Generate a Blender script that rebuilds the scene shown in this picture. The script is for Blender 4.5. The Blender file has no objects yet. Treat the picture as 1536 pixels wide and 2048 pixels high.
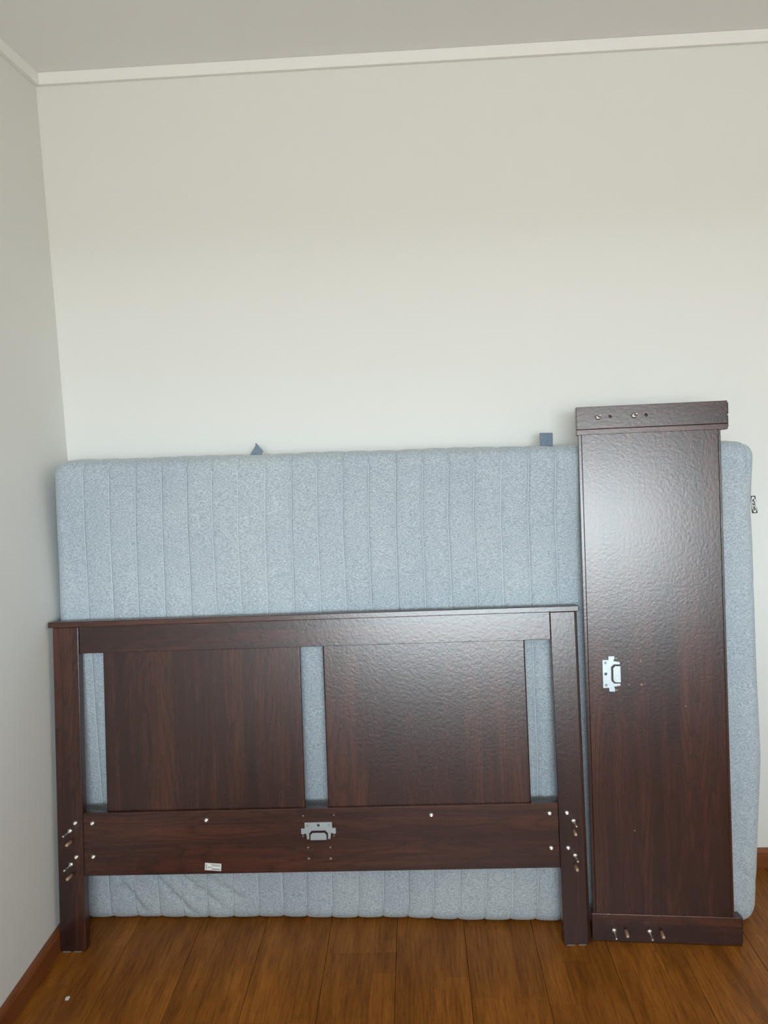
import bpy, bmesh, math, random
from mathutils import Vector, Matrix
random.seed(7)
S = bpy.context.scene
COL = S.collection

# ------------------------------------------------------------------ camera
F_PX, YAW, PITCH, ROLL, CAM_H, CAM_D = 1643.37, 0.0394, -0.1117, -0.0428, 1.4311, 2.4612
cy, sy, cp, sp, cr, sr = math.cos(YAW), math.sin(YAW), math.cos(PITCH), math.sin(PITCH), math.cos(ROLL), math.sin(ROLL)
fw = Vector((-sy*cp, cy*cp, sp)); r0 = Vector((cy, sy, 0)); u0 = r0.cross(fw)
rt = r0*cr + u0*sr; up = -r0*sr + u0*cr
cam = bpy.data.cameras.new('camera'); cam.sensor_fit = 'VERTICAL'; cam.sensor_height = 36.0; cam.sensor_width = 27.0
cam.lens = F_PX/2048*36.0; cam.clip_start = 0.05
camo = bpy.data.objects.new('camera', cam); COL.objects.link(camo)
M = Matrix.Identity(4)
for i in range(3):
    M[i][0], M[i][1], M[i][2] = rt[i], up[i], -fw[i]
M[0][3], M[1][3], M[2][3] = 0, -CAM_D, CAM_H
camo.matrix_world = M
S.camera = camo

# ------------------------------------------------------------------ sky outside, window daylight, exposure
W = bpy.data.worlds.new('overcast_sky'); S.world = W; W.use_nodes = True
wn, wl = W.node_tree.nodes, W.node_tree.links
wn.clear()
tc = wn.new('ShaderNodeTexCoord'); sep = wn.new('ShaderNodeSeparateXYZ'); ramp = wn.new('ShaderNodeValToRGB')
bg = wn.new('ShaderNodeBackground'); out = wn.new('ShaderNodeOutputWorld')
wl.new(tc.outputs['Generated'], sep.inputs[0]); wl.new(sep.outputs['Z'], ramp.inputs[0])
ramp.color_ramp.elements[0].position = 0.0; ramp.color_ramp.elements[0].color = (0.33, 0.325, 0.31, 1)
ramp.color_ramp.elements[1].position = 0.02; ramp.color_ramp.elements[1].color = (0.815, 0.935, 1.0, 1)
wl.new(ramp.outputs[0], bg.inputs[0]); bg.inputs[1].default_value = 31.0
wl.new(bg.outputs[0], out.inputs[0])

WIN_X0, WIN_X1, WIN_Z0, WIN_Z1, REAR_Y = -0.65, 1.25, 0.90, 2.10, -4.3
pl = bpy.data.lights.new('window_portal', 'AREA'); pl.shape = 'RECTANGLE'
pl.size = WIN_X1-WIN_X0; pl.size_y = WIN_Z1-WIN_Z0; pl.cycles.is_portal = True
plo = bpy.data.objects.new('window_portal', pl); COL.objects.link(plo)
plo.location = ((WIN_X0+WIN_X1)/2, REAR_Y-0.02, (WIN_Z0+WIN_Z1)/2)
plo.rotation_euler = (math.radians(90), 0, 0)          # -Z of the lamp looks into the room (+Y)

S.view_settings.view_transform = 'Standard'; S.view_settings.look = 'None'
S.view_settings.exposure = 0.0; S.view_settings.gamma = 1.0; S.view_settings.use_curve_mapping = False
S.cycles.use_denoising = True; S.cycles.denoising_prefilter = 'ACCURATE'
S.cycles.max_bounces = 8; S.cycles.diffuse_bounces = 6; S.cycles.glossy_bounces = 3

# ------------------------------------------------------------------ helpers
def link(name, mesh, mat=None, parent=None):
    o = bpy.data.objects.new(name, mesh); COL.objects.link(o)
    if mat is not None:
        mesh.materials.clear(); mesh.materials.append(mat)
    if parent is not None: o.parent = parent
    return o
def tag(o, label=None, cat=None, group=None, kind=None):
    if label: o['label'] = label
    if cat: o['category'] = cat
    if group: o['group'] = group
    if kind: o['kind'] = kind
    return o
def bm_mesh(bm, name, smooth=False):
    bmesh.ops.recalc_face_normals(bm, faces=bm.faces[:])
    me = bpy.data.meshes.new(name); bm.to_mesh(me); bm.free()
    if smooth:
        for f in me.polygons: f.use_smooth = True
    return me
def box_mesh(name, x0, x1, y0, y1, z0, z1, bev=0.0, seg=2):
    bm = bmesh.new(); bmesh.ops.create_cube(bm, size=1)
    for v in bm.verts:
        v.co = Vector((x0 if v.co.x < 0 else x1, y0 if v.co.y < 0 else y1, z0 if v.co.z < 0 else z1))
    if bev > 0:
        bmesh.ops.bevel(bm, geom=bm.edges[:], offset=bev, segments=seg, affect='EDGES', profile=0.5)
    return bm_mesh(bm, name)
def box(name, b, mat, parent=None, bev=0.0, seg=2):
    return link(name, box_mesh(name, *b, bev=bev, seg=seg), mat, parent)
def lathe_mesh(name, prof, n=20, smooth=True):
    """prof: (radius, height); the axis runs along -Y (out of a board's face)."""
    bm = bmesh.new(); rings = []
    for r, h in prof:
        if r <= 1e-6: rings.append([bm.verts.new((0, -h, 0))])
        else: rings.append([bm.verts.new((r*math.cos(2*math.pi*k/n), -h, r*math.sin(2*math.pi*k/n))) for k in range(n)])
    for a, b in zip(rings, rings[1:]):
        for k in range(n):
            k2 = (k+1) % n
            vs = [a[k % len(a)], a[k2 % len(a)], b[k2 % len(b)], b[k % len(b)]]
            u = []
            for v in vs:
                if v not in u: u.append(v)
            if len(u) > 2: bm.faces.new(u)
    me = bm_mesh(bm, name)
    for f in me.polygons: f.use_smooth = smooth
    return me
def plate_mesh(name, polys, y0, y1, bev=0.0):
    """outline and holes in the XZ plane, extruded from y0 (front) to y1 (back)."""
    cu = bpy.data.curves.new(name, 'CURVE'); cu.dimensions = '2D'; cu.fill_mode = 'BOTH'
    for pts in polys:
        sp_ = cu.splines.new('POLY'); sp_.points.add(len(pts)-1)
        for p_, q in zip(sp_.points, pts): p_.co = (q[0], q[1], 0, 1)
        sp_.use_cyclic_u = True
    cu.extrude = (y1-y0)/2 - bev
    if bev > 0:
        cu.bevel_depth = bev; cu.bevel_resolution = 1; cu.offset = -bev
    o = bpy.data.objects.new(name, cu); COL.objects.link(o)
    dg = bpy.context.evaluated_depsgraph_get()
    me = bpy.data.meshes.new_from_object(o.evaluated_get(dg))
    bpy.data.objects.remove(o); bpy.data.curves.remove(cu)
    me.name = name
    me.transform(Matrix(((1, 0, 0, 0), (0, 0, -1, (y0+y1)/2), (0, 1, 0, 0), (0, 0, 0, 1))))
    for f in me.polygons: f.use_smooth = False
    return me
def circle(cx, cz, r, n=14):
    return [(cx+r*math.cos(2*math.pi*k/n), cz+r*math.sin(2*math.pi*k/n)) for k in range(n)]
def rect(x0, x1, z0, z1): return [(x0, z0), (x1, z0), (x1, z1), (x0, z1)]

# ------------------------------------------------------------------ materials
def new_mat(name):
    m = bpy.data.materials.new(name); m.use_nodes = True
    nt = m.node_tree; b = nt.nodes['Principled BSDF']
    return m, nt.nodes, nt.links, b
def plain(name, col, rough=0.5, metal=0.0, spec=0.5):
    m, n, l, b = new_mat(name)
    b.inputs['Base Color'].default_value = (*col, 1); b.inputs['Roughness'].default_value = rough
    b.inputs['Metallic'].default_value = metal; b.inputs['Specular IOR Level'].default_value = spec
    return m
def paint(name, col, bump=0.02, scale=140):
    m, n, l, b = new_mat(name)
    t = n.new('ShaderNodeTexCoord'); ns = n.new('ShaderNodeTexNoise'); ns.inputs['Scale'].default_value = scale
    ns.inputs['Detail'].default_value = 3
    bp = n.new('ShaderNodeBump'); bp.inputs['Strength'].default_value = bump; bp.inputs['Distance'].default_value = 0.002
    l.new(t.outputs['Object'], ns.inputs['Vector']); l.new(ns.outputs['Fac'], bp.inputs['Height']); l.new(bp.outputs[0], b.inputs['Normal'])
    b.inputs['Base Color'].default_value = (*col, 1); b.inputs['Roughness'].default_value = 0.7
    b.inputs['Specular IOR Level'].default_value = 0.25
    return m
def vmath(n, l, op, a, b=None):
    v = n.new('ShaderNodeVectorMath'); v.operation = op
    l.new(a, v.inputs[0])
    if isinstance(b, (tuple, list)): v.inputs[1].default_value = b
    elif b is not None: l.new(b, v.inputs[1])
    return v.outputs[0]
def mixc(n, l, fac, a, b, mode='MIX'):
    x = n.new('ShaderNodeMix'); x.data_type = 'RGBA'; x.blend_type = mode
    if isinstance(fac, (int, float)): x.inputs[0].default_value = fac
    else: l.new(fac, x.inputs[0])
    for s, v in ((6, a), (7, b)):
        if isinstance(v, tuple): x.inputs[s].default_value = (*v, 1)
        else: l.new(v, x.inputs[s])
    return x.outputs[2]
def ramp_node(n, l, src, stops):
    r = n.new('ShaderNodeValToRGB'); l.new(src, r.inputs[0]); e = r.color_ramp.elements
    while len(e) < len(stops): e.new(0.5)
    for k, (p, c) in enumerate(stops): e[k].position = p; e[k].color = (*c, 1) if len(c) == 3 else c
    return r.outputs[0]
def noise(n, l, vec, scale, detail=4, rough=0.55, dist=0.0):
    t = n.new('ShaderNodeTexNoise'); l.new(vec, t.inputs['Vector']); t.inputs['Scale'].default_value = scale
    t.inputs['Detail'].default_value = detail; t.inputs['Roughness'].default_value = rough; t.inputs['Distortion'].default_value = dist
    return t.outputs['Fac']
def walnut(name, along):
    """dark printed-walnut foil; along = 'x' or 'z' is the grain direction."""
    m, n, l, b = new_mat(name)
    t = n.new('ShaderNodeTexCoord'); oi = n.new('ShaderNodeObjectInfo')
    cmb = n.new('ShaderNodeCombineXYZ'); mul = n.new('ShaderNodeMath'); mul.operation = 'MULTIPLY'; mul.inputs[1].default_value = 7.3
    l.new(oi.outputs['Random'], mul.inputs[0])
    for k in range(3): l.new(mul.outputs[0], cmb.inputs[k])
    co = vmath(n, l, 'ADD', t.outputs['Object'], cmb.outputs[0])
    def sc(across, length):
        return (1/length, 1/across, 1/across) if along == 'x' else (1/across, 1/across, 1/length)
    broad = noise(n, l, vmath(n, l, 'MULTIPLY', co, sc(0.055, 0.9)), 1.0, 3, 0.5, 0.2)
    # cathedral figure: contour lines of a stretched noise
    cath = noise(n, l, vmath(n, l, 'MULTIPLY', co, sc(0.12, 0.9)), 1.0, 2, 0.4, 0.15)
    fr = n.new('ShaderNodeMath'); fr.operation = 'MULTIPLY'; fr.inputs[1].default_value = 20.0; l.new(cath, fr.inputs[0])
    pp = n.new('ShaderNodeMath'); pp.operation = 'PINGPONG'; pp.inputs[1].default_value = 0.5; l.new(fr.outputs[0], pp.inputs[0])
    fine = noise(n, l, vmath(n, l, 'MULTIPLY', co, sc(0.0032, 0.16)), 1.0, 4, 0.6)
    pore = noise(n, l, vmath(n, l, 'MULTIPLY', co, sc(0.0018, 0.035)), 1.0, 2, 0.5)
    base = ramp_node(n, l, broad, [(0.30, (0.025, 0.0072, 0.0056)), (0.5, (0.046, 0.0128, 0.0084)), (0.70, (0.086, 0.0245, 0.0125))])
    c2 = ramp_node(n, l, pp.outputs[0], [(0.0, (0.55, 0.52, 0.50)), (0.22, (0.92, 0.92, 0.92)), (1.0, (1.12, 1.10, 1.08))])
    col = mixc(n, l, 0.75, base, c2, 'MULTIPLY')
    c3 = ramp_node(n, l, fine, [(0.32, (0.66, 0.62, 0.60)), (0.64, (1.18, 1.16, 1.14))])
    col = mixc(n, l, 0.8, col, c3, 'MULTIPLY')
    c4 = ramp_node(n, l, pore, [(0.36, (0.45, 0.43, 0.42)), (0.46, (1, 1, 1))])
    col = mixc(n, l, 0.5, col, c4, 'MULTIPLY')
    l.new(col, b.inputs['Base Color'])
    peb = noise(n, l, vmath(n, l, 'MULTIPLY', co, (1, 1, 1)), 170.0, 2, 0.5)
    peb2 = noise(n, l, vmath(n, l, 'MULTIPLY', co, (1, 1, 1)), 110.0, 1, 0.5)
    ad = n.new('ShaderNodeMath'); ad.operation = 'ADD'; l.new(peb, ad.inputs[0]); l.new(peb2, ad.inputs[1])
    bp = n.new('ShaderNodeBump'); bp.inputs['Strength'].default_value = 0.15; bp.inputs['Distance'].default_value = 0.0010
    l.new(ad.outputs[0], bp.inputs['Height']); l.new(bp.outputs[0], b.inputs['Normal'])
    b.inputs['Roughness'].default_value = 0.27; b.inputs['Specular IOR Level'].default_value = 0.7
    return m
def fabric(name, dark, light, rough=0.95):
    m, n, l, b = new_mat(name)
    t = n.new('ShaderNodeTexCoord'); co = t.outputs['Object']
    a = noise(n, l, vmath(n, l, 'MULTIPLY', co, (1/0.0056, 1/0.0056, 1/0.0026)), 1.0, 3, 0.65)
    f = noise(n, l, vmath(n, l, 'MULTIPLY', co, (1/0.0024, 1/0.0024, 1/0.0020)), 1.0, 2, 0.6)
    big = noise(n, l, co, 3.2, 3, 0.5)
    mx = n.new('ShaderNodeMath'); mx.operation = 'ADD'; l.new(a, mx.inputs[0]); l.new(f, mx.inputs[1])
    hf = n.new('ShaderNodeMath'); hf.operation = 'MULTIPLY'; hf.inputs[1].default_value = 0.5; l.new(mx.outputs[0], hf.inputs[0])
    col = ramp_node(n, l, hf.outputs[0], [(0.38, dark), (0.63, light)])
    c2 = ramp_node(n, l, big, [(0.35, (0.93, 0.94, 0.96)), (0.7, (1.06, 1.05, 1.03))])
    col = mixc(n, l, 1.0, col, c2, 'MULTIPLY')
    l.new(col, b.inputs['Base Color'])
    bp = n.new('ShaderNodeBump'); bp.inputs['Strength'].default_value = 0.35; bp.inputs['Distance'].default_value = 0.0012
    l.new(hf.outputs[0], bp.inputs['Height']); l.new(bp.outputs[0], b.inputs['Normal'])
    b.inputs['Roughness'].default_value = rough; b.inputs['Specular IOR Level'].default_value = 0.15
    b.inputs['Sheen Weight'].default_value = 0.25; b.inputs['Sheen Roughness'].default_value = 0.5
    return m
def parquet(name):
    m, n, l, b = new_mat(name)
    g = n.new('ShaderNodeNewGeometry'); oi = n.new('ShaderNodeObjectInfo')
    sepn = n.new('ShaderNodeSeparateXYZ'); l.new(g.outputs['Position'], sepn.inputs[0])
    co = g.outputs['Position']
    # three strips of short staves to a plank: brick pattern running along Y
    cmb = n.new('ShaderNodeCombineXYZ')
    ax = n.new('ShaderNodeMath'); ax.operation = 'ADD'; ax.inputs[1].default_value = 0.8566 + 0.1893*4; l.new(sepn.outputs['X'], ax.inputs[0])
    ay = n.new('ShaderNodeMath'); ay.operation = 'MULTIPLY_ADD'; ay.inputs[1].default_value = 3.7
    l.new(oi.outputs['Random'], ay.inputs[0]); l.new(sepn.outputs['Y'], ay.inputs[2])
    l.new(ay.outputs[0], cmb.inputs[0]); l.new(ax.outputs[0], cmb.inputs[1])
    br = n.new('ShaderNodeTexBrick'); l.new(cmb.outputs[0], br.inputs['Vector'])
    br.offset = 0.37; br.offset_frequency = 2; br.squash = 1.0
    br.inputs['Scale'].default_value = 1.0; br.inputs['Brick Width'].default_value = 0.43; br.inputs['Row Height'].default_value = 0.1893/3
    br.inputs['Mortar Size'].default_value = 0.0006; br.inputs['Mortar Smooth'].default_value = 0.3; br.inputs['Bias'].default_value = 0.0
    br.inputs['Color1'].default_value = (0.0, 0.0, 0.0, 1); br.inputs['Color2'].default_value = (1, 1, 1, 1); br.inputs['Mortar'].default_value = (0.1, 0.1, 0.1, 1)
    stave = ramp_node(n, l, br.outputs['Color'], [(0.0, (0.86, 0.84, 0.80)), (1.0, (1.12, 1.12, 1.10))])
    cmb2 = n.new('ShaderNodeCombineXYZ')
    l.new(sepn.outputs['X'], cmb2.inputs[0]); l.new(ay.outputs[0], cmb2.inputs[1])
    gco = cmb2.outputs[0]
    streak = noise(n, l, vmath(n, l, 'MULTIPLY', gco, (1/0.006, 1/0.10, 1)), 1.0, 4, 0.6)
    broad = noise(n, l, vmath(n, l, 'MULTIPLY', gco, (1/0.05, 1/0.35, 1)), 1.0, 3, 0.5, 0.6)
    fleck = noise(n, l, vmath(n, l, 'MULTIPLY', gco, (1/0.0016, 1/0.02, 1)), 1.0, 2, 0.5)
    base = ramp_node(n, l, broad, [(0.3, (0.21, 0.070, 0.0095)), (0.7, (0.35, 0.130, 0.020))])
    c1 = ramp_node(n, l, streak, [(0.33, (0.66, 0.61, 0.56)), (0.60, (1.12, 1.12, 1.10))])
    col = mixc(n, l, 0.9, base, c1, 'MULTIPLY')
    col = mixc(n, l, 1.0, col, stave, 'MULTIPLY')
    c3 = ramp_node(n, l, fleck, [(0.32, (0.6, 0.55, 0.5)), (0.42, (1, 1, 1))])
    col = mixc(n, l, 0.7, col, c3, 'MULTIPLY')
    l.new(col, b.inputs['Base Color'])
    b.inputs['Roughness'].default_value = 0.42; b.inputs['Specular IOR Level'].default_value = 0.22
    bp = n.new('ShaderNodeBump'); bp.inputs['Strength'].default_value = 0.12; bp.inputs['Distance'].default_value = 0.001
    l.new(streak, bp.inputs['Height']); l.new(bp.outputs[0], b.inputs['Normal'])
    return m
def skirting(name, c0, c1):
    m, n, l, b = new_mat(name)
    t = n.new('ShaderNodeTexCoord')
    a = noise(n, l, vmath(n, l, 'MULTIPLY', t.outputs['Object'], (5, 5, 90)), 1.0, 4, 0.6)
    l.new(ramp_node(n, l, a, [(0.3, c0), (0.7, c1)]), b.inputs['Base Color'])
    b.inputs['Roughness'].default_value = 0.4
    return m
def steel(name, col, rough):
    m, n, l, b = new_mat(name)
    t = n.new('ShaderNodeTexCoord')
    a = noise(n, l, t.outputs['Object'], 160.0, 3, 0.6)
    l.new(ramp_node(n, l, a, [(0.3, tuple(c*0.82 for c in col)), (0.7, col)]), b.inputs['Base Color'])
    b.inputs['Metallic'].default_value = 1.0; b.inputs['Roughness'].default_value = rough
    return m

M_WALL = paint('wall_paint', (0.80, 0.808, 0.775))
M_CEIL = paint('ceiling_paint', (0.88, 0.88, 0.865), 0.03, 90)
M_CORN = paint('cornice_paint', (0.90, 0.90, 0.88), 0.01)
M_WZ = walnut('walnut_upright', 'z'); M_WX = walnut('walnut_lengthwise', 'x')
M_FAB = fabric('heathered_ticking', (0.27, 0.325, 0.38), (0.62, 0.69, 0.735))
M_SEAM = plain('stitching_highlight', (0.62, 0.68, 0.72), 0.9, 0, 0.2)  # thread paler than the cover: groove highlight put into the colour
M_TAB = fabric('blue_webbing', (0.14, 0.185, 0.245), (0.25, 0.31, 0.38))
M_FLOOR = parquet('parquet'); M_SUB = plain('subfloor', (0.05, 0.025, 0.012), 0.9)
M_SKIRT = skirting('skirting_wood', (0.15, 0.042, 0.012), (0.27, 0.085, 0.022))
M_STEEL = steel('zinc_plate', (0.43, 0.47, 0.48), 0.45); M_NUT = steel('nickel', (0.80, 0.785, 0.75), 0.33)
M_DARK = plain('black_plastic', (0.012, 0.011, 0.011), 0.45)
M_DOWEL = plain('beech_dowel', (0.56, 0.36, 0.24), 0.7)
M_CHIP = plain('bare_chipboard', (0.50, 0.36, 0.27), 0.9)
M_WHITE = plain('white_paper', (0.80, 0.80, 0.78), 0.6); M_INK = plain('printed_ink', (0.03, 0.03, 0.03), 0.6)
M_FELT = plain('worn_felt', (0.20, 0.18, 0.17), 0.95)
M_SLAB = plain('shade_slab_grey', (0.22, 0.21, 0.20), 0.9)  # dark tone so the added shade slab bounces little light
M_FRAME = plain('white_frame', (0.85, 0.85, 0.84), 0.35)

# ------------------------------------------------------------------ room
XL, XR, ZC = -1.0496, 2.25, 2.4613
T = 0.12
def st(o): return tag(o, kind='structure')
st(box('wall_back', (XL-T, XR+T, 0, T, -0.1, ZC+0.1), M_WALL))
st(box('wall_left', (XL-T, XL, REAR_Y-T, 0, -0.1, ZC+0.1), M_WALL))
st(box('wall_right', (XR, XR+T, REAR_Y-T, 0, -0.1, ZC+0.1), M_WALL))
st(box('ceiling', (XL, XR, REAR_Y, 0, ZC, ZC+0.1), M_CEIL))
me = plate_mesh('wall_rear', [rect(XL, XR, -0.1, ZC+0.1), rect(WIN_X0, WIN_X1, WIN_Z0, WIN_Z1)], REAR_Y-T, REAR_Y)
rear = st(link('wall_rear', me, M_WALL))
# window: frame, mullion, sill
me = plate_mesh('window_1', [rect(WIN_X0, WIN_X1, WIN_Z0, WIN_Z1),
     rect(WIN_X0+0.05, WIN_X1-0.05, WIN_Z0+0.05, WIN_Z1-0.05)], REAR_Y-0.09, REAR_Y-0.04)
win = st(link('window_1', me, M_FRAME))
box('window_sill', (WIN_X0-0.04, WIN_X1+0.04, REAR_Y, REAR_Y+0.10, WIN_Z0-0.03, WIN_Z0-0.001), M_FRAME, win, 0.004)
box('shade_slab', (XL-1.0, XR+1.0, REAR_Y-2.9, REAR_Y-T-0.001, 2.16, 2.34), M_SLAB, rear)  # unseen slab added to cut sky light near the floor
# floor: subfloor with one object for each plank
floor = st(box('floor', (XL, XR, REAR_Y, 0, -0.10, -0.012), M_SUB))
PW, S0 = 0.1893, -0.8566
joints = {3: [-0.386, -2.35], 0: [-1.62, -3.4], 1: [-0.95, -3.0], 2: [-1.9], -1: [-1.3, -3.3], 4: [-1.15, -2.9], 5: [-1.75, -3.9], 6: [-0.78, -2.7], 7: [-2.2], 8: [-0.14, -2.1], 9: [-1.4]}
for k in range(-1, 18):
    x0 = max(S0+k*PW, XL) + 0.0005; x1 = min(S0+(k+1)*PW, XR) - 0.0005
    if x1-x0 < 0.01: continue
    js = joints.get(k, [random.uniform(-1.8, -0.5), random.uniform(-4.0, -2.4)])
    ys = [0.0] + sorted(js, reverse=True) + [REAR_Y]
    for a, c in zip(ys, ys[1:]):
        box('plank', (x0, x1, c+0.0004, a-0.0004, -0.012, 0.0), M_FLOOR, floor, 0.0009, 1)
# cornice and skirting
CD, CH = 0.016, 0.033
st(box('trim_1', (XL, XR, -CD, -0.0003, ZC-CH, ZC-0.0003), M_CORN, None, 0.0012))
st(box('trim_2', (XL+0.0003, XL+CD, REAR_Y, -CD, ZC-CH, ZC-0.0003), M_CORN, None, 0.0012))
def skirt(name, a, b_, axis):
    prof = [(0, 0), (0.015, 0), (0.015, 0.05), (0.0135, 0.0555), (0.010, 0.059), (0.005, 0.0600), (0, 0.0600)]
    bm = bmesh.new(); rings = []
    for t_ in (a, b_):
        rings.append([bm.verts.new((XL+0.0003+d, t_, z+0.0004) if axis == 'y' else (t_, -0.0003-d, z+0.0004)) for d, z in prof])
    n_ = len(prof)
    for k in range(n_): bm.faces.new((rings[0][k], rings[0][(k+1) % n_], rings[1][(k+1) % n_], rings[1][k]))
    bm.faces.new(rings[0]); bm.faces.new(rings[1])
    return st(link(name, bm_mesh(bm, name), M_SKIRT))
skirt('baseboard_left', REAR_Y, -0.0005, 'y'); skirt('baseboard_back', XL+0.016, XR, 'x')

# ------------------------------------------------------------------ mattress on its long edge against the wall
def lerp_tab(tab, x):
    if x <= tab[0][0]: return tab[0][1]
    for (a, va), (c, vc) in zip(tab, tab[1:]):
        if x <= c:
            t_ = (x-a)/(c-a); return va+(vc-va)*t_
    return tab[-1][1]
Y_TOP = [(-1.03, -0.195), (-0.3, -0.195), (0.43, -0.200), (0.93, -0.230)]
Y_BOT = [(-1.03, -0.226), (-0.53, -0.247), (-0.09, -0.266), (0.37, -0.292), (0.93, -0.308)]
X_LEFT = [(0.0, -1.030), (0.1, -1.034), (0.4, -1.0400), (0.92, -1.0390), (1.15, -1.030), (1.30, -1.021), (1.4, -1.012)]
X_RIGHT = [(0.0, 0.890), (0.05, 0.904), (0.15, 0.913), (0.46, 0.931), (0.82, 0.924), (1.05, 0.917), (1.15, 0.9115), (1.22, 0.914), (1.30, 0.917), (1.4, 0.910)]
MZ = [(-1.03, 1.352), (0.0, 1.344), (0.93, 1.330)]         # height of the top edge
MT = 0.170
def front_y(x, z):
    t_ = lerp_tab(Y_TOP, x); b_ = lerp_tab(Y_BOT, x)
    k = max(0.0, 1-z/1.3); return t_+(b_-t_)*k*k
NX0, NXW = -1.020, 1.937
SEAM0, SEAM_D = -0.9277, 0.0730                              # first quilting seam and channel width
def mattress_mesh():
    nu, nv, nd = 330, 84, 12
    bm = bmesh.new()
    def grid(fn, na, nb):
        vs = [[bm.verts.new(fn(i/na, j/nb)) for j in range(nb+1)] for i in range(na+1)]
        for i in range(na):
            for j in range(nb): bm.faces.new((vs[i][j], vs[i+1][j], vs[i+1][j+1], vs[i][j+1]))
    # unit box: x,y,z in 0..1 (y = 0 front)
    # columns bunch up at every seam so that the stitched grooves stay crisp
    LXm = 1.96
    cols = {0.0, 1.0}
    for k in range(-2, 28):
        for off in (0.0, 0.0012, 0.0028, 0.0055, 0.0095, 0.0150, 0.0220, 0.0300, SEAM_D-0.0220, SEAM_D-0.0150, SEAM_D-0.0095, SEAM_D-0.0055, SEAM_D-0.0028, SEAM_D-0.0012):
            u = (SEAM0+k*SEAM_D+off-NX0)/NXW
            if 0.004 < u < 0.996: cols.add(round(u, 6))
    cols |= {0.004*k for k in range(1, 10)} | {1-0.004*k for k in range(1, 10)}
    cols = sorted(cols); nu = len(cols)-1
    C_ = lambda a: cols[int(round(a*nu))]
    rows = sorted({round(0.005*k/1.345, 6) for k in range(0, 62)} | {round((0.31+0.02*k)/1.345, 6) for k in range(0, 50)} | {round(1-0.0045*k/1.345, 6) for k in range(0, 12)})
    nv = len(rows)-1
    R_ = lambda c: rows[int(round(c*nv))]
    grid(lambda a, c: (C_(a), 0, R_(c)), nu, nv); grid(lambda a, c: (C_(a), 1, R_(c)), nu, nv)
    grid(lambda a, c: (C_(a), c, 0), nu, nd); grid(lambda a, c: (C_(a), c, 1), nu, nd)
    grid(lambda a, c: (0, a, R_(c)), nd, nv); grid(lambda a, c: (1, a, R_(c)), nd, nv)
    bmesh.ops.remove_doubles(bm, verts=bm.verts[:], dist=1e-5)
    LX, LZ = 1.96, 1.345
    r = (0.034, 0.042, 0.042)
    size = (LX, MT, LZ)
    rnd = random.Random(3)
    ph = [rnd.uniform(0.75, 1.2) for _ in range(60)]
    for v in bm.verts:
        # denser sampling near the rims so that the rounding is smooth
        uv = [v.co.x, v.co.y, v.co.z]
        p_ = [uv[k]*size[k] for k in range(3)]
        inner = [min(max(p_[k], r[k]), size[k]-r[k]) for k in range(3)]
        q = [(p_[k]-inner[k])/r[k] for k in range(3)]
        ln = math.sqrt(sum(a*a for a in q))
        nrm = Vector((0, 0, 0))
        if ln > 1e-6:
            nrm = Vector([a/ln for a in q])
            p_ = [inner[k]+r[k]*nrm[k] for k in range(3)]
        x01, z01 = p_[0]/LX, p_[2]/LZ
        xz = p_[2]
        zt = lerp_tab(MZ, -1.03+x01*1.96)
        z = z01*zt
        xa, xb = lerp_tab(X_LEFT, z), lerp_tab(X_RIGHT, z)
        xn = NX0+NXW*x01                                 # nominal position, on which the seams are laid out
        x = xa+(xb-xa)*x01
        depth = p_[1]                                         # 0 front .. MT back
        # quilting channels (front, back, over the top and bottom)
        s = (xn-SEAM0)/SEAM_D
        if 0 < x01 < 1: x += 0.0022*math.sin(z*3.1+1.3*round(s))*min(1, 8*x01, 8*(1-x01))
        fr = s-math.floor(s); kk = int(math.floor(s)) % 60
        d_edge = min(fr, 1-fr)*SEAM_D
        pillow = 1-0.62*math.exp(-(d_edge/0.0110))-0.38*math.exp(-(d_edge/0.0022))
        dist_side = min(x-xa, xb-x)
        mask = 1.0 if -0.3 < s < 23.6 else 0.0
        amp = 0.0082*ph[kk]*mask
        disp = amp*(pillow-1.0) + 0.0028*math.sin(x*5.3+z*4.1)*math.sin(z*6.2+0.7) + 0.0018*math.sin(x*17+z*9)
        # creases fanning out from the lower left corner, and slack at the right end
        if z < 0.32:
            for cx, cz, ang, amp2, ln2 in ((-0.95, 0.19, -0.95, 0.010, 0.24), (-0.86, 0.20, -0.80, 0.012, 0.28), (-0.77, 0.18, -0.68, 0.010, 0.26), (-0.68, 0.16, -0.60, 0.007, 0.22)):
                dx, dz = x-cx, z-cz
                al = dx*math.cos(ang)+dz*math.sin(ang); ac = -dx*math.sin(ang)+dz*math.cos(ang)
                if -0.02 < al < ln2:
                    w_ = math.sin(math.pi*(al+0.02)/(ln2+0.02))
                    disp -= amp2*w_*math.exp(-(ac/0.007)**2) - amp2*0.6*w_*math.exp(-((ac-0.018)/0.012)**2)
        for cx, cz, ang, amp2, ln2 in ((0.80, 0.20, -0.7, 0.004, 0.17), (0.84, 0.98, -0.5, 0.003, 0.11), (0.83, 0.70, -0.6, 0.003, 0.12), (-0.99, 0.75, -1.2, 0.003, 0.25)):
            dx, dz = x-cx, z-cz
            al = dx*math.cos(ang)+dz*math.sin(ang); ac = -dx*math.sin(ang)+dz*math.cos(ang)
            if 0 < al < ln2: disp -= amp2*math.sin(math.pi*al/ln2)*math.exp(-(ac/0.008)**2)
        # little pucker of the corner seam at the right end of the top edge
        if z > 1.2: disp -= 0.007*math.exp(-((x-0.893)/0.006)**2)*min(1, (z-1.2)/0.1)
        y = front_y(x, z) + depth
        fy = 1-depth/MT                                       # 1 at the front
        if ln > 1e-6:
            if abs(nrm.y) > 0.999 or True:
                fd = nrm
        else:
            fd = Vector((0, -1 if depth < MT/2 else 1, 0))
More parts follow.
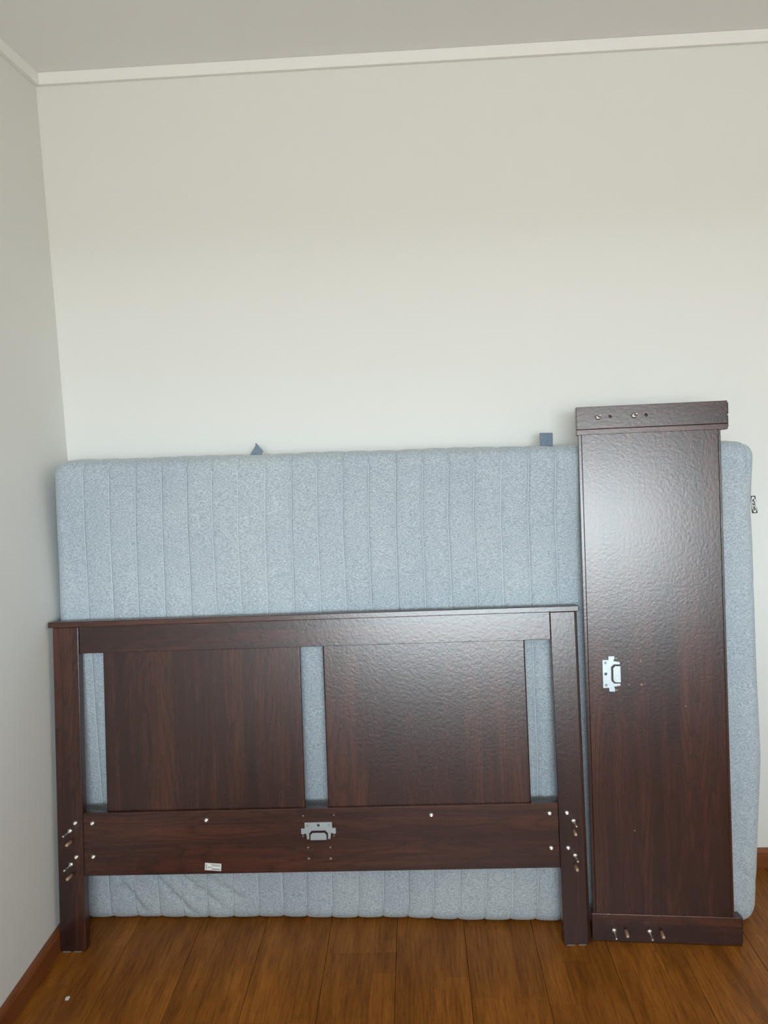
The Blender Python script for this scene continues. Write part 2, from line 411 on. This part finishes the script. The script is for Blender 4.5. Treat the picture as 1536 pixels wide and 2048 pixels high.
        if depth < MT*0.6: 
            x += fd.x*disp*0.3; y += fd.y*disp; z += fd.z*disp*0.5
        elif fd.z > 0.5: z += disp*0.5
        v.co = Vector((x, min(y, -0.004 if z > 0.07 else -0.019), max(z, 0.0008)))
    me_ = bm_mesh(bm, 'quilted_cover', True)
    return me_
mat = bpy.data.objects.new('mattress', None); COL.objects.link(mat)
mat.empty_display_size = 0.1
tag(mat, 'blue-grey heathered quilted mattress standing on its long edge against the wall', 'mattress')
cover = link('quilted_cover', mattress_mesh(), M_FAB, mat)
# thread line in each front groove, its pale colour painting the ridge highlight
for k in range(0, 24):
    bm = bmesh.new(); rings = []
    for j in range(49):
        z = 0.05+j*(1.345-0.085)/48
        x01 = (SEAM0+k*SEAM_D-NX0)/NXW
        xa, xb = lerp_tab(X_LEFT, z), lerp_tab(X_RIGHT, z)
        x = xa+(xb-xa)*x01 + 0.0022*math.sin(z*3.1+1.3*k)*min(1, 8*x01, 8*(1-x01))
        wave = 0.0028*math.sin(x*5.3+z*4.1)*math.sin(z*6.2+0.7) + 0.0018*math.sin(x*17+z*9)
        y = front_y(x, z) - wave + 0.0082*0.62
        rings.append([bm.verts.new((x+dx-0.0006, y+dy, z)) for dx, dy in ((-0.0011, 0.0012), (-0.0008, -0.0006), (0.0008, -0.0006), (0.0011, 0.0012))])
    for a, c in zip(rings, rings[1:]):
        for i in range(4): bm.faces.new((a[i], a[(i+1) % 4], c[(i+1) % 4], c[i]))
    link('seam_highlight', bm_mesh(bm, 'seam_highlight'), M_SEAM, mat)
# fabric tabs sticking up behind the top edge
tri = [(-0.472, 1.315), (-0.4715, 1.3480), (-0.4555, 1.3710), (-0.4535, 1.3808), (-0.4515, 1.3795), (-0.4345, 1.3590), (-0.4332, 1.3545), (-0.4365, 1.3500), (-0.438, 1.315)]
o = link('folded_tab', plate_mesh('folded_tab', [tri], -0.106, -0.102, 0.0008), M_TAB, mat); tag(o, 'folded blue fabric tab showing as a triangle')
sq = [(0.3585, 1.300), (0.3578, 1.3735), (0.3588, 1.3755), (0.3930, 1.3745), (0.3942, 1.3730), (0.3935, 1.300)]
o = link('square_tab', plate_mesh('square_tab', [sq], -0.112, -0.106, 0.0015), M_TAB, mat); tag(o, 'square blue fabric tab on the top edge')
# woven tag on the right side seam
TY = -0.197
tagp = [(0.9110, 1.1825), (0.9245, 1.1825), (0.9310, 1.1350), (0.9165, 1.1345)]
tg = link('woven_tag', plate_mesh('woven_tag', [tagp], TY-0.0008, TY+0.0008), M_INK, mat); tag(tg, 'small black woven tag with a white oval and black letters')
tilt_t = math.atan2(0.007, 0.049)
el = []
for k in range(28):
    a = 2*math.pi*k/28; ex, ez = 0.0066*math.cos(a), 0.0222*math.sin(a)
    el.append((0.9208+ex*math.cos(tilt_t)+ez*math.sin(-tilt_t), 1.1587+ex*math.sin(tilt_t)+ez*math.cos(tilt_t)))
link('oval', plate_mesh('oval', [el], TY-0.0014, TY-0.0009), M_WHITE, tg)
fc = bpy.data.curves.new('lettering', 'FONT'); fc.body = 'IKEA'; fc.size = 0.0150; fc.align_x = 'CENTER'; fc.align_y = 'CENTER'; fc.extrude = 0.0002; fc.offset = 0.00055
fo = bpy.data.objects.new('lettering', fc); COL.objects.link(fo)
dg = bpy.context.evaluated_depsgraph_get(); fm = bpy.data.meshes.new_from_object(fo.evaluated_get(dg))
bpy.data.objects.remove(fo)
xs = [v.co.x for v in fm.vertices]; wid = max(xs)-min(xs); sxx = 0.034/wid
fm.transform(Matrix.Translation((0.9208, TY-0.0017, 1.1587)) @ Matrix.Rotation(-tilt_t, 4, 'Y') @ Matrix(((0, -1, 0, 0), (0, 0, -1, 0), (1, 0, 0, 0), (0, 0, 0, 1))) @ Matrix.Diagonal((sxx, 0.66, 1, 1)))
link('lettering', fm, M_INK, tg)

# ------------------------------------------------------------------ shared fittings (axis -Y = out of the board face)
NUT = lathe_mesh('cap_nut', [(0, 0.0012), (0.0019, 0.0012), (0.0021, 0.0044), (0.0032, 0.0050), (0.0050, 0.0042), (0.0064, 0.0024), (0.0070, 0.0), (0.0, 0.0)])
FLANGE = lathe_mesh('collar', [(0, 0.0042), (0.0030, 0.0042), (0.0050, 0.0036), (0.0066, 0.0018), (0.0072, 0.0), (0, 0)])
BOLT = lathe_mesh('bolt', [(0, -0.006), (0.0024, -0.006), (0.0024, 0.021), (0.0034, 0.0225), (0.0036, 0.026), (0.0036, 0.041), (0.0028, 0.0445), (0.0012, 0.0455), (0, 0.0455)], 16)
DOWEL = lathe_mesh('dowel', [(0, -0.008), (0.0042, -0.008), (0.0042, 0.0275), (0.0036, 0.0298), (0.0020, 0.0306), (0, 0.0306)], 16)
RIM = lathe_mesh('hole_rim', [(0.0014, -0.0006), (0.0014, 0.0007), (0.0022, 0.0010), (0.0029, 0.0003), (0.0029, -0.0006), (0.0014, -0.0006)], 12)
RIM_S = lathe_mesh('hole_rim_small', [(0.0007, -0.0006), (0.0007, 0.0006), (0.0013, 0.0009), (0.0019, 0.0002), (0.0019, -0.0006), (0.0007, -0.0006)], 10)
SCREW = lathe_mesh('screw_head', [(0, 0.0006), (0.0012, 0.0006), (0.0014, 0.0013), (0.0030, 0.0012), (0.0036, 0.0), (0, 0)], 14)
for me_, mm in ((NUT, M_NUT), (FLANGE, M_NUT), (BOLT, M_NUT), (DOWEL, M_DOWEL), (RIM, M_CHIP), (RIM_S, M_CHIP), (SCREW, M_STEEL)):
    me_.materials.append(mm)
def fit(name, me_, parent, u, n, w):
    o_ = bpy.data.objects.new(name, me_); COL.objects.link(o_); o_.parent = parent; o_.location = (u, n, w); return o_
def put_bolt(parent, u, n, w):
    b_ = fit('bolt', BOLT, parent, u, n, w)
    c_ = fit('collar', FLANGE, b_, 0, 0, 0); return b_
def frame_empty(name, origin, yaw, tilt, roll):
    u = Vector((math.cos(yaw), math.sin(yaw), 0)); n_ = Vector((-math.sin(yaw), math.cos(yaw), 0)); z = Vector((0, 0, 1))
    w = z*math.cos(tilt)+n_*math.sin(tilt); n2 = n_*math.cos(tilt)-z*math.sin(tilt)
    u2 = u*math.cos(roll)-w*math.sin(roll); w2 = w*math.cos(roll)+u*math.sin(roll)
    e = bpy.data.objects.new(name, None); COL.objects.link(e); e.empty_display_size = 0.1
    m_ = Matrix.Identity(4)
    for i in range(3): m_[i][0], m_[i][1], m_[i][2], m_[i][3] = u2[i], n2[i], w2[i], origin[i]
    e.matrix_world = m_
    return e
def bracket(parent, u, n, w, turn=0.0):
    """zinc mid-beam bracket; local origin = middle of its screw flange, tongue hanging down."""
    h = 0.0012
    outl = [(-0.0375, 0.0075), (0.0375, 0.0075), (0.0380, 0.0068), (0.0380, -0.0085), (0.0475, -0.0085), (0.0480, -0.0092), (0.0480, -0.0235), (0.0470, -0.0245),
            (0.0395, -0.0245), (0.0385, -0.0225), (0.0345, -0.0225), (0.0322, -0.0385), (0.0258, -0.0385), (0.0258, -0.0225), (0.0190, -0.0150),
            (-0.0190, -0.0150), (-0.0258, -0.0225), (-0.0258, -0.0385), (-0.0322, -0.0385), (-0.0345, -0.0225), (-0.0385, -0.0225), (-0.0395, -0.0245),
            (-0.0470, -0.0245), (-0.0480, -0.0235), (-0.0480, -0.0092), (-0.0475, -0.0085), (-0.0380, -0.0085), (-0.0380, 0.0068)]
    root = link('bracket', plate_mesh('bracket', [outl, circle(0, -0.0006, 0.0036)], -0.0034, -0.0012, 0.0004), M_STEEL, parent)
    root.location = (u, n, w); root.rotation_euler = (0, turn, 0)
    tong = [(-0.0222, -0.0392), (0.0222, -0.0392), (0.0222, -0.0255), (0.0165, -0.0195), (-0.0165, -0.0195), (-0.0222, -0.0255)]
    link('tongue', plate_mesh('tongue', [tong], -0.0078, -0.0056, 0.0005), M_STEEL, root)
    link('tongue_web', plate_mesh('tongue_web', [rect(-0.0225, 0.0225, -0.0395, -0.0378)], -0.0060, -0.0002, 0.0004), M_STEEL, root)
    link('backing_lip', plate_mesh('backing_lip', [rect(-0.034, -0.008, 0.001, 0.006), rect(0.008, 0.034, 0.001, 0.006)], -0.0014, -0.0001), M_STEEL, root)
    for s_ in (-1, 1):
        fit('screw_head', SCREW, root, s_*0.0300, -0.0034, -0.0010)
        link('prong', plate_mesh('prong', [rect(*sorted((s_*0.0415, s_*0.0440)), -0.0300, -0.0262)], -0.0075, -0.0002, 0.0004), M_STEEL, root)
    return root

# ------------------------------------------------------------------ headboard leaning on the mattress
HB = frame_empty('headboard', (-1.0339, -0.3641, 0.0), -0.0065, 0.1418, 0.0)
tag(HB, 'wide dark walnut headboard with two panels and two legs, leaning on the mattress', 'headboard')
HW, LW = 1.4542, 0.0722
def post_mesh(name, x0, x1, out_sgn, w0, w1):
    # front plate with a slightly wider rear half on the outer side
    a, b_ = (x0-(0.0035 if out_sgn < 0 else 0), x1+(0.0075 if out_sgn > 0 else 0))
    bm = bmesh.new()
    if out_sgn > 0: prof = [(x0, 0), (x1, 0), (x1, 0.010), (b_, 0.011), (b_, 0.030), (x0, 0.030)]
    else: prof = [(x0, 0), (x1, 0), (x1, 0.030), (a, 0.030), (a, 0.011), (x0, 0.010)]
    lo = [bm.verts.new((x, y, w0)) for x, y in prof]; hi = [bm.verts.new((x, y, w1)) for x, y in prof]
    k_ = len(prof)
    for i in range(k_): bm.faces.new((lo[i], lo[(i+1) % k_], hi[(i+1) % k_], hi[i]))
    bm.faces.new(lo); bm.faces.new(hi)
    bmesh.ops.bevel(bm, geom=bm.edges[:], offset=0.0014, segments=2, affect='EDGES', profile=0.5)
    return bm_mesh(bm, name)
for x0, x1, sg in ((0.0, LW, -1), (HW-0.0665, HW, 1)):
    leg = link('leg', post_mesh('leg', x0, x1, sg, 0.0030, 0.8985), M_WZ, HB)
    for q in (0.005, 0.036):
        box('foot_pad', (x0+q+0.003, x0+q+0.024, -0.0006, 0.026, 0.0004, 0.0032), M_FELT, leg)
box('cap_rail', (-0.0100, HW+0.0105, -0.0080, 0.0285, 0.8990, 0.9150), M_WX, HB, 0.0018)
box('top_rail', (LW+0.0004, HW-0.0668, 0.0075, 0.028, 0.8235, 0.8987), M_WX, HB, 0.0010)
holes = [(0.6903, 0.3612), (0.7754, 0.3615), (0.7013, 0.2745), (0.7627, 0.2740), (0.7023, 0.2446), (0.7630, 0.2435)]
me = plate_mesh('bottom_rail', [rect(LW+0.0004, HW-0.0668, 0.2075, 0.3810)] + [circle(u, w, 0.0014 if i > 3 else 0.0008, 10) for i, (u, w) in enumerate(holes)], 0.0020, 0.029, 0.0013)
rail = link('bottom_rail', me, M_WX, HB)
for i, (u, w) in enumerate(holes):
    fit('hole_rim', RIM if i > 3 else RIM_S, rail, u, 0.0020, w)
PA, PB = 0.1370, 0.6955
for a, b_ in ((PA, PB), (HW-PB, HW-PA)):
    box('panel', (a, b_, 0.0120, 0.0240, 0.3790, 0.8270), M_WZ, HB, 0.0040, 3)
for u, w in ((0.0519, 0.3549), (0.0523, 0.2612), (1.4100, 0.3551), (1.4095, 0.2612)): fit('cap_nut', NUT, HB, u, 0.0, w)
for u, w in ((0.0994, 0.3526), (0.0998, 0.2603), (0.4207, 0.3550), (1.0429, 0.3560), (1.3636, 0.3541), (1.3644, 0.2607)): fit('cap_nut', NUT, HB, u, 0.0020, w)
for u, w in ((0.0357, 0.3332), (0.0362, 0.2409), (1.4272, 0.3326), (1.4273, 0.2401)): put_bolt(HB, u, 0.0, w)
for u, w in ((0.0378, 0.3040), (0.0372, 0.2116), (1.4272, 0.3062), (1.4272, 0.2124)): fit('dowel', DOWEL, HB, u, 0.0, w)
bracket(HB, 0.7319, 0.0020, 0.3360)
# price sticker with its tiny print
stk = link('sticker', plate_mesh('sticker', [rect(-0.0228, 0.0228, -0.0099, 0.0099)], -0.0006, -0.0001), M_WHITE, HB)
stk.location = (0.4354, 0.0020, 0.2267); stk.rotation_euler = (0, math.radians(4.4), 0)
tag(stk, 'small white sticker with tiny black print')
bm = bmesh.new()
def bar(x0, x1, z0, z1):
    vs = [bm.verts.new((x, y, z)) for x in (x0, x1) for y in (-0.0009, -0.0006) for z in (z0, z1)]
    for f in ((0, 1, 3, 2), (4, 6, 7, 5), (0, 4, 5, 1), (2, 3, 7, 6), (0, 2, 6, 4), (1, 5, 7, 3)): bm.faces.new([vs[i] for i in f])
for k in range(7): bar(-0.0205+0.0001*(k % 2), -0.0165, -0.0075+k*0.0021, -0.0067+k*0.0021)
for k in range(9):
    if k % 4 != 3: bar(-0.0135+k*0.0012, -0.0129+k*0.0012, -0.0035, 0.0003)
for k in range(3):
    z = 0.0062-k*0.0020
    x = -0.006+k*0.002
    while x < 0.019:
        w_ = random.uniform(0.001, 0.0028); bar(x, x+w_, z, z+0.0009); x += w_+0.0008
x = -0.003
while x < 0.0195:
    w_ = random.choice((0.0004, 0.0007)); bar(x, x+w_, -0.0075, -0.0043); x += w_+0.0004
link('print', bm_mesh(bm, 'print'), M_INK, stk)

# ------------------------------------------------------------------ footboard standing on one end
FB = frame_empty('footboard', (0.4334, -0.3559, 0.0012), -0.0894, 0.0992, -0.0038)
tag(FB, 'narrow dark walnut footboard stood on end, propped on the right end of the mattress', 'footboard')
FL, FWD, FH = 1.4479, 0.3900, 0.0751
# lower crosspiece and upper crosspiece (the footboard's two legs)
p1 = box('leg', (0.0, FWD, 0.0, 0.034, 0.0, FH), M_WX, FB, 0.0016)
me = plate_mesh('leg', [rect(0.0, FWD, FL-FH+0.0148, FL), circle(0.0885, 1.4194, 0.0034), circle(0.1820, 1.4190, 0.0034)], 0.0, 0.034, 0.0012)
p2 = link('leg', me, M_WX, FB)
box('edge_strip', (0.0, FWD, 0.0002, 0.034, FL-FH, FL-FH+0.0142), M_WX, FB, 0.0008)
for z0, z1 in ((0.004, FH-0.004), (FL-FH+0.006, FL-0.004)):
    par = p1 if z0 < 1 else p2
    box('foot_glide', (FWD-0.0002, FWD+0.0034, 0.006, 0.030, z0, (z0+z1)/2-0.002), M_DARK, par, 0.0008)
    box('foot_glide', (FWD-0.0002, FWD+0.0042, 0.006, 0.030, (z0+z1)/2+0.002, z1), M_DARK, par, 0.0008)
PZ0, PZ1 = FH-0.001, FL-FH+0.001
fh = [(0.1181, 0.7594), (0.1500, 0.7598), (0.1195, 0.7398), (0.1182, 0.6967), (0.1502, 0.6972)]
me = plate_mesh('panel', [rect(0.0128, 0.3654, PZ0, PZ1)] + [circle(u, w, 0.0015 if i in (1, 4) else 0.0008, 10) for i, (u, w) in enumerate(fh)], 0.0040, 0.0210, 0.0007)
pan = link('panel', me, M_WZ, FB)
for i, (u, w) in enumerate(fh):
    fit('hole_rim', RIM if i in (1, 4) else RIM_S, pan, u, 0.0040, w)
box('edge_strip', (0.0040, 0.0122, 0.0044, 0.0210, PZ0, PZ1), M_WZ, FB, 0.0008)
box('edge_strip', (0.3660, 0.3722, 0.0044, 0.0210, PZ0, PZ1), M_WZ, FB, 0.0008)
for u, w in ((0.0571, 1.4188), (0.1510, 1.4191), (0.0580, 0.0298), (0.1512, 0.0302)): put_bolt(FB, u, 0.0, w)
for u, w in ((0.0896, 0.0300), (0.1824, 0.0303)): fit('dowel', DOWEL, FB, u, 0.0, w)
bracket(FB, 0.0564, 0.0040, 0.7268, math.radians(-90))
for u, w, n_, pr in ((0.0440, FH-0.0010, -0.0003, p1), (0.2629, 0.6384, 0.0038, pan), (0.1211, 0.3019, 0.0038, pan)):
    c_ = link('chip_mark', plate_mesh('chip_mark', [[(-0.0015, -0.0005), (-0.0004, 0.0006), (0.0010, 0.0014), (0.0016, 0.0002), (0.0003, -0.0011)]], -0.0002, 0.0004), M_CHIP, pr)
    c_.location = (u, n_, w)

# ------------------------------------------------------------------ paint flake on the floor
fl = link('paint_flake', plate_mesh('paint_flake', [[(-0.0055, -0.006), (0.003, -0.0075), (0.0060, 0.002), (0.0035, 0.0075), (-0.0045, 0.005)]], -0.0006, 0.0006), M_WHITE)
fl.rotation_euler = (math.radians(-90), 0, 0.3); fl.location = (-0.9355, -0.5487, 0.0008)
tag(fl, 'tiny white paint flake lying on the floor by the left baseboard', 'paint flake')
